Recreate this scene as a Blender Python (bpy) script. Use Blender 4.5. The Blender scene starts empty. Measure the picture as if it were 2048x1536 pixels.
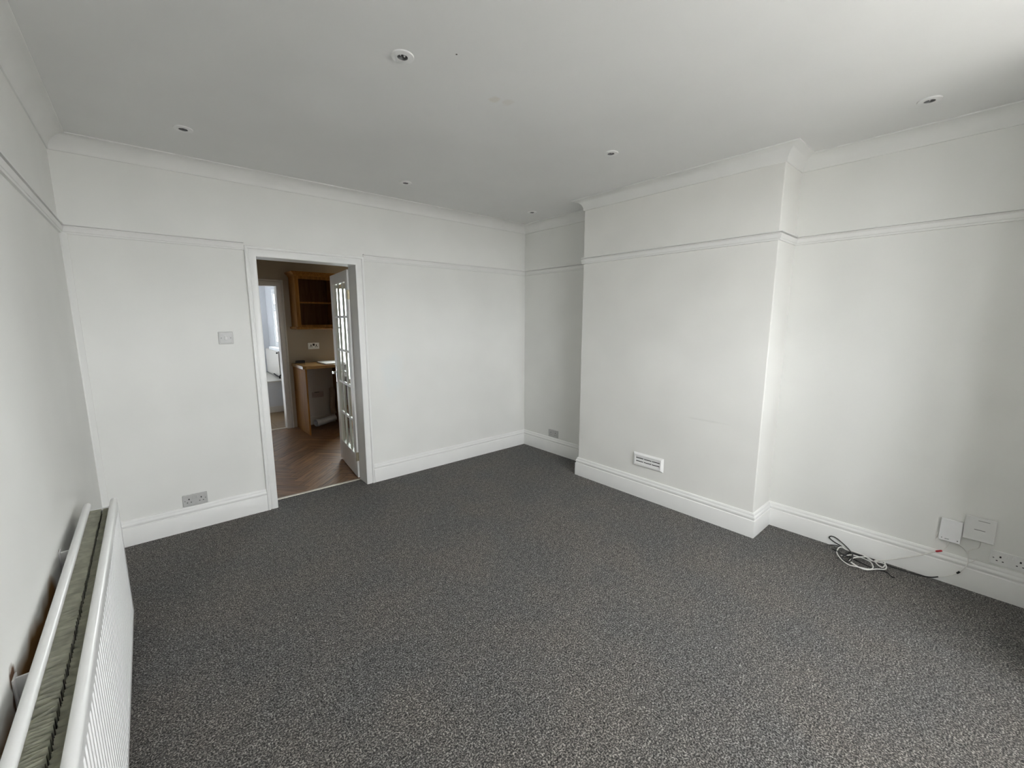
import bpy, bmesh, math, random
from mathutils import Vector, Matrix

random.seed(4)
scene = bpy.context.scene
COL = scene.collection

# ------------------------------------------------------------------ camera
CAM = Vector((0.32975, -3.73971, 1.53732))
YAW, PITCH, ROLL, FPX = 0.714376, -0.153855, 0.000965, 838.626
fw = Vector((math.sin(YAW)*math.cos(PITCH), math.cos(YAW)*math.cos(PITCH), math.sin(PITCH)))
rt = Vector((math.cos(YAW), -math.sin(YAW), 0.0))
up = rt.cross(fw)
r2 = math.cos(ROLL)*rt + math.sin(ROLL)*up
u2 = -math.sin(ROLL)*rt + math.cos(ROLL)*up
camd = bpy.data.cameras.new('camera')
cam = bpy.data.objects.new('camera', camd)
COL.objects.link(cam)
m = Matrix.Identity(4)
for i in range(3):
    m[i][0], m[i][1], m[i][2], m[i][3] = r2[i], u2[i], -fw[i], CAM[i]
cam.matrix_world = m
camd.sensor_fit = 'HORIZONTAL'
camd.sensor_width = 36.0
camd.lens = FPX*36.0/2048.0
camd.clip_start = 0.02
scene.camera = cam

# ------------------------------------------------------------------ world, light, exposure
SKY = 22.3
world = bpy.data.worlds.new('overcast_sky')
scene.world = world
world.use_nodes = True
bg = world.node_tree.nodes['Background']
bg.inputs[0].default_value = (0.965, 0.985, 1.0, 1)
bg.inputs[1].default_value = SKY
scene.view_settings.view_transform = 'Standard'
scene.view_settings.look = 'None'
scene.view_settings.exposure = 0.0
scene.view_settings.gamma = 1.0
scene.view_settings.use_curve_mapping = False
scene.cycles.adaptive_threshold = 0.02
scene.cycles.use_light_tree = False
scene.cycles.max_bounces = 8
scene.cycles.diffuse_bounces = 6
scene.cycles.glossy_bounces = 5
scene.cycles.transparent_max_bounces = 16
scene.cycles.caustics_reflective = False
scene.cycles.caustics_refractive = False
scene.cycles.sample_clamp_indirect = 8.0


def portal(name, loc, rot, sx, sy):
    l = bpy.data.lights.new(name, 'AREA')
    l.shape = 'RECTANGLE'
    l.size, l.size_y = sx, sy
    l.cycles.is_portal = True
    o = bpy.data.objects.new(name, l)
    o.location, o.rotation_euler = loc, rot
    COL.objects.link(o)
    return o


SUN = 95.0
sund = bpy.data.lights.new('sun', 'SUN')
sund.energy = SUN
sund.angle = math.radians(2)
sund.color = (1.0, 0.96, 0.90)
sun = bpy.data.objects.new('sun', sund)
sun.rotation_euler = Vector((0.72, -0.03, -0.69)).to_track_quat('-Z', 'Y').to_euler()
COL.objects.link(sun)

# room measures (metres). left wall x=0, back wall y=0, camera looks to +y and +x
W, D, Y1, Y2 = 3.775, 0.316, 1.140, 2.745
ZR, ZC, H, CV = 2.071, 2.513, 2.599, 0.088
DX0, DX1, DH, AW = 1.012, 1.761, 2.000, 0.074
HS = 0.179
YF = -4.13            # inner face of the window wall behind the camera
YB = -4.95            # front of the window bay
BX0, BX1, BZ = 0.68, 2.92, 2.44      # bay opening in the front wall
WT = 0.15             # thickness of the wall between the two rooms
KY = 2.72             # far wall of the kitchen
KX0, KX1 = 0.35, 3.70
LWX0, LWX1, LWZ0, LWZ1 = 0.74, 2.86, 1.04, 2.40      # front window opening
KWX0, KWX1, KWZ0, KWZ1 = 2.42, 3.22, 0.0, 2.08      # glazed back door of the kitchen
BWY0, BWY1, BWZ0, BWZ1 = 4.02, 4.93, 1.04, 2.06      # lobby window opening
LX = 2.10             # lobby wall with the window

portal('portal_front_window', ((LWX0+LWX1)/2, YB-0.16, (LWZ0+LWZ1)/2), (math.radians(90), 0, 0), LWX1-LWX0, LWZ1-LWZ0)
portal('portal_kitchen_door', ((KWX0+KWX1)/2, KY+0.10, 1.30), (math.radians(-90), 0, 0), KWX1-KWX0, 1.40)
portal('portal_lobby_window', (LX+0.1, (BWY0+BWY1)/2, (BWZ0+BWZ1)/2), (0, math.radians(90), 0), BWZ1-BWZ0, BWY1-BWY0)


# ------------------------------------------------------------------ materials
def new_mat(name):
    mt = bpy.data.materials.new(name)
    mt.use_nodes = True
    nt = mt.node_tree
    b = nt.nodes['Principled BSDF']
    return mt, nt, b


def N(nt, typ, **kw):
    n = nt.nodes.new(typ)
    for k, v in kw.items():
        setattr(n, k, v)
    return n


def plain(name, col, rough=0.5, metal=0.0, spec=0.5, var=0.04, scale=30.0, bump=0.0):
    """plain surface with faint procedural tone variation and fine relief"""
    mt, nt, b = new_mat(name)
    pos = N(nt, 'ShaderNodeNewGeometry')
    no = N(nt, 'ShaderNodeTexNoise')
    no.inputs['Scale'].default_value = scale
    no.inputs['Detail'].default_value = 1
    nt.links.new(pos.outputs['Position'], no.inputs['Vector'])
    rp = N(nt, 'ShaderNodeValToRGB')
    rp.color_ramp.elements[0].position = 0.3
    rp.color_ramp.elements[1].position = 0.7
    rp.color_ramp.elements[0].color = tuple(c*(1-var) for c in col) + (1,)
    rp.color_ramp.elements[1].color = tuple(min(1, c*(1+var)) for c in col) + (1,)
    nt.links.new(no.outputs['Fac'], rp.inputs['Fac'])
    nt.links.new(rp.outputs['Color'], b.inputs['Base Color'])
    b.inputs['Roughness'].default_value = rough
    b.inputs['Metallic'].default_value = metal
    b.inputs['Specular IOR Level'].default_value = spec
    if bump > 0:
        bp = N(nt, 'ShaderNodeBump')
        bp.inputs['Strength'].default_value = bump
        bp.inputs['Distance'].default_value = 0.002
        nt.links.new(no.outputs['Fac'], bp.inputs['Height'])
        nt.links.new(bp.outputs['Normal'], b.inputs['Normal'])
    return mt


def paint(name, col, spots=(), var=0.025, rough=0.85):
    """rolled emulsion: large faint roller patches, optional stains at fixed places"""
    mt, nt, b = new_mat(name)
    pos = N(nt, 'ShaderNodeNewGeometry')
    n1 = N(nt, 'ShaderNodeTexNoise')
    n1.inputs['Scale'].default_value = 1.7
    n1.inputs['Detail'].default_value = 2
    n1.inputs['Roughness'].default_value = 0.55
    nt.links.new(pos.outputs['Position'], n1.inputs['Vector'])
    rp = N(nt, 'ShaderNodeValToRGB')
    rp.color_ramp.elements[0].position = 0.35
    rp.color_ramp.elements[1].position = 0.65
    rp.color_ramp.elements[0].color = tuple(c*(1-var) for c in col) + (1,)
    rp.color_ramp.elements[1].color = tuple(min(1, c*(1+var*0.6)) for c in col) + (1,)
    nt.links.new(n1.outputs['Fac'], rp.inputs['Fac'])
    out = rp.outputs['Color']
    for (loc, size, scol, nscale, lo, hi) in spots:
        mp = N(nt, 'ShaderNodeVectorMath', operation='SUBTRACT')
        mp.inputs[1].default_value = loc
        nt.links.new(pos.outputs['Position'], mp.inputs[0])
        dv = N(nt, 'ShaderNodeVectorMath', operation='DIVIDE')
        dv.inputs[1].default_value = size
        nt.links.new(mp.outputs[0], dv.inputs[0])
        ln = N(nt, 'ShaderNodeVectorMath', operation='LENGTH')
        nt.links.new(dv.outputs[0], ln.inputs[0])
        n3 = N(nt, 'ShaderNodeTexNoise')
        n3.inputs['Scale'].default_value = nscale
        n3.inputs['Detail'].default_value = 1
        nt.links.new(pos.outputs['Position'], n3.inputs['Vector'])
        ad = N(nt, 'ShaderNodeMath', operation='MULTIPLY_ADD')
        ad.inputs[1].default_value = 0.9
        nt.links.new(n3.outputs['Fac'], ad.inputs[0])
        nt.links.new(ln.outputs['Value'], ad.inputs[2])
        mr = N(nt, 'ShaderNodeMapRange')
        mr.inputs['From Min'].default_value = lo
        mr.inputs['From Max'].default_value = hi
        mr.inputs['To Min'].default_value = 1.0
        mr.inputs['To Max'].default_value = 0.0
        nt.links.new(ad.outputs[0], mr.inputs['Value'])
        mx = N(nt, 'ShaderNodeMix', data_type='RGBA')
        nt.links.new(mr.outputs['Result'], mx.inputs['Factor'])
        nt.links.new(out, mx.inputs[6])
        mx.inputs[7].default_value = tuple(scol) + (1,)
        out = mx.outputs[2]
    nt.links.new(out, b.inputs['Base Color'])
    b.inputs['Roughness'].default_value = rough
    b.inputs['Specular IOR Level'].default_value = 0.3
    return mt


def carpet_mat():
    mt, nt, b = new_mat('grey_twist_carpet')
    pos = N(nt, 'ShaderNodeNewGeometry')
    warp = N(nt, 'ShaderNodeTexNoise')
    warp.inputs['Scale'].default_value = 60
    nt.links.new(pos.outputs['Position'], warp.inputs['Vector'])
    wm = N(nt, 'ShaderNodeVectorMath', operation='MULTIPLY_ADD')
    wm.inputs[1].default_value = (0.012, 0.012, 0.0)
    nt.links.new(warp.outputs['Color'], wm.inputs[0])
    nt.links.new(pos.outputs['Position'], wm.inputs[2])
    vo = N(nt, 'ShaderNodeTexVoronoi')
    vo.inputs['Scale'].default_value = 200
    nt.links.new(wm.outputs[0], vo.inputs['Vector'])
    tuft = N(nt, 'ShaderNodeTexNoise')
    tuft.inputs['Scale'].default_value = 155
    tuft.inputs['Detail'].default_value = 4
    tuft.inputs['Roughness'].default_value = 0.7
    nt.links.new(wm.outputs[0], tuft.inputs['Vector'])
    big = N(nt, 'ShaderNodeTexNoise')
    big.inputs['Scale'].default_value = 2.2
    big.inputs['Detail'].default_value = 5
    nt.links.new(pos.outputs['Position'], big.inputs['Vector'])
    rp = N(nt, 'ShaderNodeValToRGB')
    e = rp.color_ramp.elements
    e[0].position, e[0].color = 0.40, (0.020, 0.019, 0.018, 1)
    e[1].position, e[1].color = 0.61, (0.355, 0.342, 0.323, 1)
    k = rp.color_ramp.elements.new(0.50)
    k.color = (0.070, 0.0675, 0.064, 1)
    nt.links.new(tuft.outputs['Fac'], rp.inputs['Fac'])
    clump = N(nt, 'ShaderNodeTexNoise')
    clump.inputs['Scale'].default_value = 34
    clump.inputs['Detail'].default_value = 2
    nt.links.new(pos.outputs['Position'], clump.inputs['Vector'])
    cr = N(nt, 'ShaderNodeMapRange')
    cr.inputs['From Min'].default_value = 0.3
    cr.inputs['From Max'].default_value = 0.7
    cr.inputs['To Min'].default_value = 0.70
    cr.inputs['To Max'].default_value = 1.30
    nt.links.new(clump.outputs['Fac'], cr.inputs['Value'])
    cm = N(nt, 'ShaderNodeVectorMath', operation='SCALE')
    nt.links.new(rp.outputs['Color'], cm.inputs[0])
    nt.links.new(cr.outputs['Result'], cm.inputs['Scale'])
    hue = N(nt, 'ShaderNodeValToRGB')
    hue.color_ramp.elements[0].position = 0.38
    hue.color_ramp.elements[1].position = 0.62
    hue.color_ramp.elements[0].color = (0.90, 0.92, 0.93, 1)
    hue.color_ramp.elements[1].color = (1.06, 1.02, 0.97, 1)
    nt.links.new(big.outputs['Fac'], hue.inputs['Fac'])
    mu = N(nt, 'ShaderNodeMix', data_type='RGBA', blend_type='MULTIPLY')
    mu.inputs['Factor'].default_value = 1.0
    nt.links.new(cm.outputs[0], mu.inputs[6])
    nt.links.new(hue.outputs['Color'], mu.inputs[7])
    nt.links.new(mu.outputs[2], b.inputs['Base Color'])
    b.inputs['Roughness'].default_value = 1.0
    b.inputs['Specular IOR Level'].default_value = 0.1
    b.inputs['Sheen Weight'].default_value = 0.15
    hsum = N(nt, 'ShaderNodeMath', operation='SUBTRACT')
    nt.links.new(tuft.outputs['Fac'], hsum.inputs[0])
    nt.links.new(vo.outputs['Distance'], hsum.inputs[1])
    bp = N(nt, 'ShaderNodeBump')
    bp.inputs['Strength'].default_value = 0.7
    bp.inputs['Distance'].default_value = 0.008
    nt.links.new(hsum.outputs[0], bp.inputs['Height'])
    nt.links.new(bp.outputs['Normal'], b.inputs['Normal'])
    return mt


def wood(name, dark, light, axis='X', scale=1.0, rough=0.45, spec=0.4):
    mt, nt, b = new_mat(name)
    pos = N(nt, 'ShaderNodeTexCoord')
    inf = N(nt, 'ShaderNodeObjectInfo')
    mp = N(nt, 'ShaderNodeMapping')
    s = {'X': (1.2, 14, 14), 'Y': (14, 1.2, 14), 'Z': (14, 14, 1.2)}[axis]
    mp.inputs['Scale'].default_value = tuple(q*scale for q in s)
    ad = N(nt, 'ShaderNodeVectorMath', operation='MULTIPLY_ADD')
    ad.inputs[1].default_value = (7.3, 5.1, 3.7)
    cx = N(nt, 'ShaderNodeCombineXYZ')
    for i in range(3):
        nt.links.new(inf.outputs['Random'], cx.inputs[i])
    nt.links.new(cx.outputs[0], ad.inputs[0])
    nt.links.new(pos.outputs['Object'], ad.inputs[2])
    nt.links.new(ad.outputs[0], mp.inputs['Vector'])
    no = N(nt, 'ShaderNodeTexNoise')
    no.inputs['Scale'].default_value = 2.2
    no.inputs['Detail'].default_value = 6
    no.inputs['Roughness'].default_value = 0.6
    no.inputs['Distortion'].default_value = 0.8
    nt.links.new(mp.outputs[0], no.inputs['Vector'])
    rp = N(nt, 'ShaderNodeValToRGB')
    rp.color_ramp.elements[0].position = 0.32
    rp.color_ramp.elements[1].position = 0.68
    rp.color_ramp.elements[0].color = tuple(dark) + (1,)
    rp.color_ramp.elements[1].color = tuple(light) + (1,)
    nt.links.new(no.outputs['Fac'], rp.inputs['Fac'])
    hsv = N(nt, 'ShaderNodeHueSaturation')
    mr = N(nt, 'ShaderNodeMapRange')
    mr.inputs['To Min'].default_value = 0.78
    mr.inputs['To Max'].default_value = 1.2
    nt.links.new(inf.outputs['Random'], mr.inputs['Value'])
    nt.links.new(mr.outputs['Result'], hsv.inputs['Value'])
    nt.links.new(rp.outputs['Color'], hsv.inputs['Color'])
    nt.links.new(hsv.outputs['Color'], b.inputs['Base Color'])
    b.inputs['Roughness'].default_value = rough
    b.inputs['Specular IOR Level'].default_value = spec
    bp = N(nt, 'ShaderNodeBump')
    bp.inputs['Strength'].default_value = 0.15
    bp.inputs['Distance'].default_value = 0.001
    nt.links.new(no.outputs['Fac'], bp.inputs['Height'])
    nt.links.new(bp.outputs['Normal'], b.inputs['Normal'])
    return mt


def glass_mat(name, tint=(0.96, 0.985, 0.97)):
    """thin pane: clear transmission with a fresnel reflection"""
    mt = bpy.data.materials.new(name)
    mt.use_nodes = True
    nt = mt.node_tree
    nt.nodes.clear()
    out = N(nt, 'ShaderNodeOutputMaterial')
    tr = N(nt, 'ShaderNodeBsdfTransparent')
    tr.inputs[0].default_value = tuple(tint) + (1,)
    gl = N(nt, 'ShaderNodeBsdfGlossy')
    gl.inputs['Roughness'].default_value = 0.02
    fr = N(nt, 'ShaderNodeFresnel')
    no = N(nt, 'ShaderNodeTexNoise')
    no.inputs['Scale'].default_value = 9.0
    bp = N(nt, 'ShaderNodeBump')
    bp.inputs['Strength'].default_value = 0.03
    nt.links.new(no.outputs['Fac'], bp.inputs['Height'])
    nt.links.new(bp.outputs['Normal'], gl.inputs['Normal'])
    fr.inputs['IOR'].default_value = 1.45
    mx = N(nt, 'ShaderNodeMixShader')
    geo = N(nt, 'ShaderNodeNewGeometry')
    inv = N(nt, 'ShaderNodeMath', operation='SUBTRACT')
    inv.inputs[0].default_value = 1.0
    nt.links.new(geo.outputs['Backfacing'], inv.inputs[1])
    ml = N(nt, 'ShaderNodeMath', operation='MULTIPLY')
    nt.links.new(inv.outputs[0], ml.inputs[0])
    nt.links.new(fr.outputs[0], ml.inputs[1])
    nt.links.new(ml.outputs[0], mx.inputs[0])
    nt.links.new(tr.outputs[0], mx.inputs[1])
    nt.links.new(gl.outputs[0], mx.inputs[2])
    nt.links.new(mx.outputs[0], out.inputs['Surface'])
    return mt


WHITE = (0.80, 0.80, 0.775)
M = {}
M['wall'] = paint('white_wall_paint', WHITE, var=0.03)
M['wall_left'] = paint('white_wall_paint_marked', WHITE, spots=[
    ((0.0, -2.0, 0.50), (1.0, 0.52, 0.165), (0.30, 0.16, 0.045), 6.0, 1.25, 1.5),
    ((0.0, -2.26, 0.62), (1.0, 0.035, 0.09), (0.12, 0.06, 0.03), 30.0, 1.2, 1.5),
    ((0.0, -1.52, 0.60), (1.0, 0.022, 0.07), (0.14, 0.07, 0.04), 30.0, 1.2, 1.5)])
M['wall_back'] = paint('white_wall_paint_patched', WHITE, spots=[
    ((2.06, 0.0, 1.02), (0.10, 1.0, 0.20), (0.785, 0.805, 0.795), 8.0, 1.1, 1.7)], var=0.03)
M['chimney'] = paint('white_chimney_paint', (0.80, 0.795, 0.765), spots=[
    ((W-D, -2.36, 0.78), (1.0, 0.16, 0.008), (0.765, 0.76, 0.73), 14.0, 1.0, 1.7)], var=0.035)
M['ceiling'] = paint('white_ceiling_paint', (0.79, 0.79, 0.78), spots=[
    ((1.735, -1.985, H), (0.030, 0.030, 1.0), (0.755, 0.735, 0.69), 40.0, 1.1, 1.6),
    ((1.80, -2.01, H), (0.028, 0.035, 1.0), (0.765, 0.75, 0.72), 40.0, 1.1, 1.6),
    ((1.396, -2.164, H), (0.005, 0.005, 1.0), (0.10, 0.09, 0.08), 60.0, 1.1, 1.5)], var=0.02)
M['gloss'] = plain('white_gloss_trim', (0.83, 0.83, 0.815), rough=0.38, var=0.012, scale=8)
M['matt_trim'] = plain('white_matt_trim', (0.80, 0.80, 0.78), rough=0.75, var=0.015, scale=6)
M['carpet'] = carpet_mat()
M['plastic'] = plain('white_plastic', (0.80, 0.80, 0.79), rough=0.3, var=0.01)
M['plastic_grey'] = plain('dulled_grey_plastic', (0.50, 0.50, 0.49), rough=0.35, var=0.03, scale=60)
M['bright_plastic'] = plain('bright_white_plastic', (0.92, 0.92, 0.93), rough=0.3, var=0.01)
M['dark'] = plain('dark_void', (0.02, 0.02, 0.02), rough=0.7)
M['print'] = plain('grey_print', (0.22, 0.22, 0.22), rough=0.6)
M['vent'] = plain('white_vent_plastic', (0.84, 0.84, 0.83), rough=0.35, var=0.01)
M['rad'] = plain('white_radiator_enamel', (0.84, 0.84, 0.835), rough=0.28, var=0.01)
M['fins'] = plain('grey_green_convector_steel', (0.60, 0.60, 0.50), rough=0.55, var=0.15, scale=40)
M['rust'] = plain('rusty_bracket_steel', (0.22, 0.15, 0.10), rough=0.7, var=0.3, scale=50)
M['steel'] = plain('brushed_steel', (0.62, 0.62, 0.63), rough=0.22, metal=1.0)
M['gunmetal'] = plain('dark_lamp_steel', (0.15, 0.15, 0.15), rough=0.45, metal=0.2)
M['bulb_glint'] = plain('pale_glint_peg', (0.75, 0.75, 0.75), rough=0.15)  # pale grey of the pegs that imitate lamp glints
M['brass'] = plain('dull_brass', (0.42, 0.36, 0.24), rough=0.4, metal=0.8)
M['chrome'] = plain('chrome', (0.75, 0.75, 0.75), rough=0.08, metal=1.0)
M['black'] = plain('black_rubber', (0.012, 0.012, 0.012), rough=0.5)
M['white_cable'] = plain('white_cable_jacket', (0.78, 0.77, 0.74), rough=0.45)
M['red'] = plain('red_connector_plastic', (0.45, 0.02, 0.03), rough=0.4)
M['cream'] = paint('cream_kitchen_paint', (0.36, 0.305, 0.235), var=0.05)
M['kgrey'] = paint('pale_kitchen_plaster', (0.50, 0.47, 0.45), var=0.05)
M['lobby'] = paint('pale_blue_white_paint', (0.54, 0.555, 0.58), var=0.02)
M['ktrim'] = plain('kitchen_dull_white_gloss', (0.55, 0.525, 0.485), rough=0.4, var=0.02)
M['oak'] = wood('oak_cabinet', (0.19, 0.082, 0.016), (0.34, 0.160, 0.038), 'Z', rough=0.7, spec=0.12)
M['oak_in'] = wood('cabinet_inside', (0.085, 0.034, 0.016), (0.14, 0.066, 0.030), 'Z', rough=0.7, spec=0.1)
M['worktop'] = wood('oak_worktop', (0.30, 0.160, 0.050), (0.48, 0.28, 0.105), 'X', rough=0.25)
M['plank'] = wood('brown_floor_plank', (0.085, 0.036, 0.012), (0.29, 0.150, 0.062), 'X', scale=1.3, rough=0.42)
M['lobby_floor'] = wood('lobby_floor_board', (0.16, 0.10, 0.05), (0.28, 0.19, 0.10), 'X', rough=0.4)
M['glass'] = glass_mat('window_glass')
M['glass2'] = glass_mat('door_glass', (0.93, 0.96, 0.94))
M['upvc'] = plain('white_upvc', (0.82, 0.83, 0.84), rough=0.3, var=0.01)
M['alu'] = plain('pale_metal_strip', (0.62, 0.58, 0.50), rough=0.35, metal=0.6)
M['paving'] = paint('pale_paving', (0.55, 0.54, 0.52), var=0.1)
M['asphalt'] = paint('grey_asphalt', (0.20, 0.20, 0.20), var=0.15)
M['grille'] = plain('pinkish_plate', (0.36, 0.29, 0.27), rough=0.6)
M['hose'] = plain('pale_brown_hose', (0.34, 0.27, 0.22), rough=0.5)
M['duct'] = plain('white_pipe', (0.62, 0.63, 0.66), rough=0.4)


# ------------------------------------------------------------------ mesh helpers
def add_box(bm, x0, x1, y0, y1, z0, z1, bev=0.0, seg=2):
    x0, x1 = min(x0, x1), max(x0, x1)
    y0, y1 = min(y0, y1), max(y0, y1)
    z0, z1 = min(z0, z1), max(z0, z1)
    vs = [bm.verts.new(p) for p in ((x0, y0, z0), (x1, y0, z0), (x1, y1, z0), (x0, y1, z0),
                                    (x0, y0, z1), (x1, y0, z1), (x1, y1, z1), (x0, y1, z1))]
    fs = [bm.faces.new([vs[i] for i in f]) for f in
          ((3, 2, 1, 0), (4, 5, 6, 7), (0, 1, 5, 4), (1, 2, 6, 5), (2, 3, 7, 6), (3, 0, 4, 7))]
    if bev > 0:
        es = list({e for f in fs for e in f.edges})
        bmesh.ops.bevel(bm, geom=es, offset=bev, segments=seg, affect='EDGES', profile=0.5)


def boxes(*bs, bev=0.0):
    bm = bmesh.new()
    for b in bs:
        add_box(bm, *b, bev=bev)
    return bm


def catmull(pts, n=6, closed=False):
    P = [Vector(p) for p in pts]
    out = []
    L = len(P)
    rng = L if closed else L-1
    for i in range(rng):
        if closed:
            p0, p1, p2, p3 = P[(i-1) % L], P[i], P[(i+1) % L], P[(i+2) % L]
        else:
            p0, p1, p2, p3 = P[max(i-1, 0)], P[i], P[i+1], P[min(i+2, L-1)]
        for k in range(n):
            t = k/n
            out.append(0.5*((2*p1) + (p2-p0)*t + (2*p0-5*p1+4*p2-p3)*t*t + (3*p1-p0-3*p2+p3)*t**3))
    if not closed:
        out.append(P[-1])
    return out


def add_tube(bm, pts, r, seg=8, cap=True):
    """round tube along a list of points; r is a number or one per point"""
    P = [Vector(p) for p in pts]
    rings = []
    ref = Vector((0, 0, 1))
    for i, p in enumerate(P):
        t = (P[min(i+1, len(P)-1)] - P[max(i-1, 0)])
        if t.length < 1e-9:
            t = Vector((0, 0, 1))
        t.normalize()
        a = ref - t*ref.dot(t)
        if a.length < 1e-3:
            a = t.orthogonal()
        a.normalize()
        b = t.cross(a)
        ref = a
        rr = r[i] if isinstance(r, (list, tuple)) else r
        rings.append([bm.verts.new(p + (a*math.cos(2*math.pi*k/seg) + b*math.sin(2*math.pi*k/seg))*rr) for k in range(seg)])
    for A, B in zip(rings, rings[1:]):
        for k in range(seg):
            bm.faces.new((A[k], A[(k+1) % seg], B[(k+1) % seg], B[k]))
    if cap:
        bm.faces.new(list(reversed(rings[0])))
        bm.faces.new(rings[-1])


def add_lathe(bm, prof, seg=32, centre=(0, 0, 0), axis='Z', close=False):
    """revolve (radius, height) points about an axis through centre"""
    c = Vector(centre)
    rings = []
    for r, h in prof:
        ring = []
        for k in range(seg):
            a = 2*math.pi*k/seg
            p = Vector((r*math.cos(a), r*math.sin(a), h))
            if axis == 'X':
                p = Vector((h, r*math.cos(a), r*math.sin(a)))
            elif axis == 'Y':
                p = Vector((r*math.sin(a), h, r*math.cos(a)))
            ring.append(bm.verts.new(c+p))
        rings.append(ring)
    for A, B in zip(rings, rings[1:]):
        for k in range(seg):
            bm.faces.new((A[k], A[(k+1) % seg], B[(k+1) % seg], B[k]))
    if close:
        bm.faces.new(rings[-1])


def sweep(path, prof, i0=0, i1=None, plane='XY', cap=True, off=0.0):
    """run a (projection, height) profile along a planar path; the profile projects to the LEFT of the
    path; corners are mitred using the whole path, only the runs i0..i1 are built"""
    P = [Vector(p) for p in path]
    if i1 is None:
        i1 = len(P)-1
    def nrm(a, b):
        d = (b-a).normalized()
        return Vector((-d.y, d.x))
    rows = []
    for i in range(i0, i1+1):
        if i == 0:
            n = nrm(P[0], P[1])
        elif i == len(P)-1:
            n = nrm(P[-2], P[-1])
        else:
            a, b = nrm(P[i-1], P[i]), nrm(P[i], P[i+1])
            n = (a+b)/(1+a.dot(b))
        rows.append([(P[i].x+n.x*t, P[i].y+n.y*t, h) for t, h in prof])
    bm = bmesh.new()
    def mp(q):
        a, b, h = q
        if plane == 'XY':
            return (a, b, h)
        if plane == 'XZ':       # path in x,z ; height goes to -y from off
            return (a, off-h, b)
    R = [[bm.verts.new(mp(q)) for q in row] for row in rows]
    n = len(prof)
    for A, B in zip(R, R[1:]):
        for k in range(n-1):
            bm.faces.new((A[k], A[k+1], B[k+1], B[k]))
        bm.faces.new((A[n-1], A[0], B[0], B[n-1]))
    if cap:
        bm.faces.new(R[0])
        bm.faces.new(list(reversed(R[-1])))
    bmesh.ops.recalc_face_normals(bm, faces=bm.faces)
    return bm


def obj(name, bm, mat, parent=None, smooth=False, world=False, recalc=True):
    """link a bmesh as one object; world=True: coordinates are world ones, moved into the parent's frame"""
    if recalc:
        bmesh.ops.recalc_face_normals(bm, faces=bm.faces)
    me = bpy.data.meshes.new(name)
    if world and parent is not None:
        o = Vector((0, 0, 0))
        p = parent
        while p is not None:
            o += p.location
            p = p.parent
        bmesh.ops.translate(bm, verts=bm.verts, vec=-o)
    bm.to_mesh(me)
    bm.free()
    me.materials.append(M[mat] if isinstance(mat, str) else mat)
    if smooth:
        me.polygons.foreach_set('use_smooth', [True]*len(me.polygons))
        try:
            me.set_sharp_from_angle(angle=math.radians(40))
        except Exception:
            pass
    ob = bpy.data.objects.new(name, me)
    COL.objects.link(ob)
    ob.parent = parent
    return ob


def tag(o, label, cat=None, group=None):
    o['label'] = label
    if cat:
        o['category'] = cat
    if group:
        o['group'] = group
    return o


def thing(name, label, cat, loc=(0, 0, 0), rotz=0.0, group=None):
    o = bpy.data.objects.new(name, None)
    o.empty_display_size = 0.05
    COL.objects.link(o)
    o.location = loc
    o.rotation_euler = (0, 0, rotz)
    return tag(o, label, cat, group)


def struct(name, bm, mat, label=None, smooth=False):
    o = obj(name, bm, mat, smooth=smooth)
    o['kind'] = 'structure'
    if label:
        o['label'] = label
    return o


def struct_empty(name, label=None, loc=(0, 0, 0), rotz=0.0):
    o = bpy.data.objects.new(name, None)
    o.empty_display_size = 0.05
    COL.objects.link(o)
    o.location = loc
    o.rotation_euler = (0, 0, rotz)
    o['kind'] = 'structure'
    if label:
        o['label'] = label
    return o


# ------------------------------------------------------------------ room shell
TOP = 2.80
struct('floor', boxes((-0.2, W+0.2, YB-0.2, 0.155, -0.12, 0.0)), 'carpet', 'dark grey speckled twist-pile carpet')
struct('wall_left', boxes((-0.2, 0, YF-0.2, WT, -0.12, TOP)), 'wall_left', 'white painted wall behind the long radiator')
struct('wall_back', boxes((0, DX0-0.03, 0, WT, -0.12, TOP), (DX1+0.03, W, 0, WT, -0.12, TOP),
                          (DX0-0.03, DX1+0.03, 0, WT, DH+0.03, TOP)), 'wall_back', 'white painted wall with the doorway')
struct('wall_right', boxes((W, W+0.2, YF-0.2, WT, -0.12, TOP)), 'wall', 'white painted alcove wall on the right')
bm = boxes((W-D, W+0.02, -Y2, -Y1, -0.05, TOP))
ed = [e for e in bm.edges if abs(e.verts[0].co.z-e.verts[1].co.z) > 1 and min(e.verts[0].co.x, e.verts[1].co.x) < W-D+0.01]
bmesh.ops.bevel(bm, geom=ed, offset=0.006, segments=3, affect='EDGES', profile=0.5)
struct('wall_chimney', bm, 'chimney', 'white painted chimney breast')
struct('wall_front', boxes((-0.2, BX0, YF-0.22, YF, -0.12, TOP), (BX1, W+0.2, YF-0.22, YF, -0.12, TOP),
                           (BX0, BX1, YF-0.22, YF, BZ, TOP)), 'wall', 'white painted wall round the window bay')
struct('wall_bay', boxes((BX0-0.2, BX0, YB-0.22, YF-0.22, -0.12, TOP), (BX1, BX1+0.2, YB-0.22, YF-0.22, -0.12, TOP),
                         (BX0, LWX0, YB-0.22, YB, -0.12, TOP), (LWX1, BX1, YB-0.22, YB, -0.12, TOP),
                         (LWX0, LWX1, YB-0.22, YB, -0.12, LWZ0), (LWX0, LWX1, YB-0.22, YB, LWZ1, TOP)), 'wall', 'white painted window bay')
struct('ceiling_bay', boxes((BX0-0.2, BX1+0.2, YB-0.22, YF-0.22, BZ, TOP+0.06)), 'ceiling', 'white painted ceiling of the window bay')

LIGHTS = [(1.235, -2.010), (2.720, -1.959), (3.346, -3.385), (0.603, -0.584), (1.993, -0.538), (3.381, -0.525)]
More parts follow.
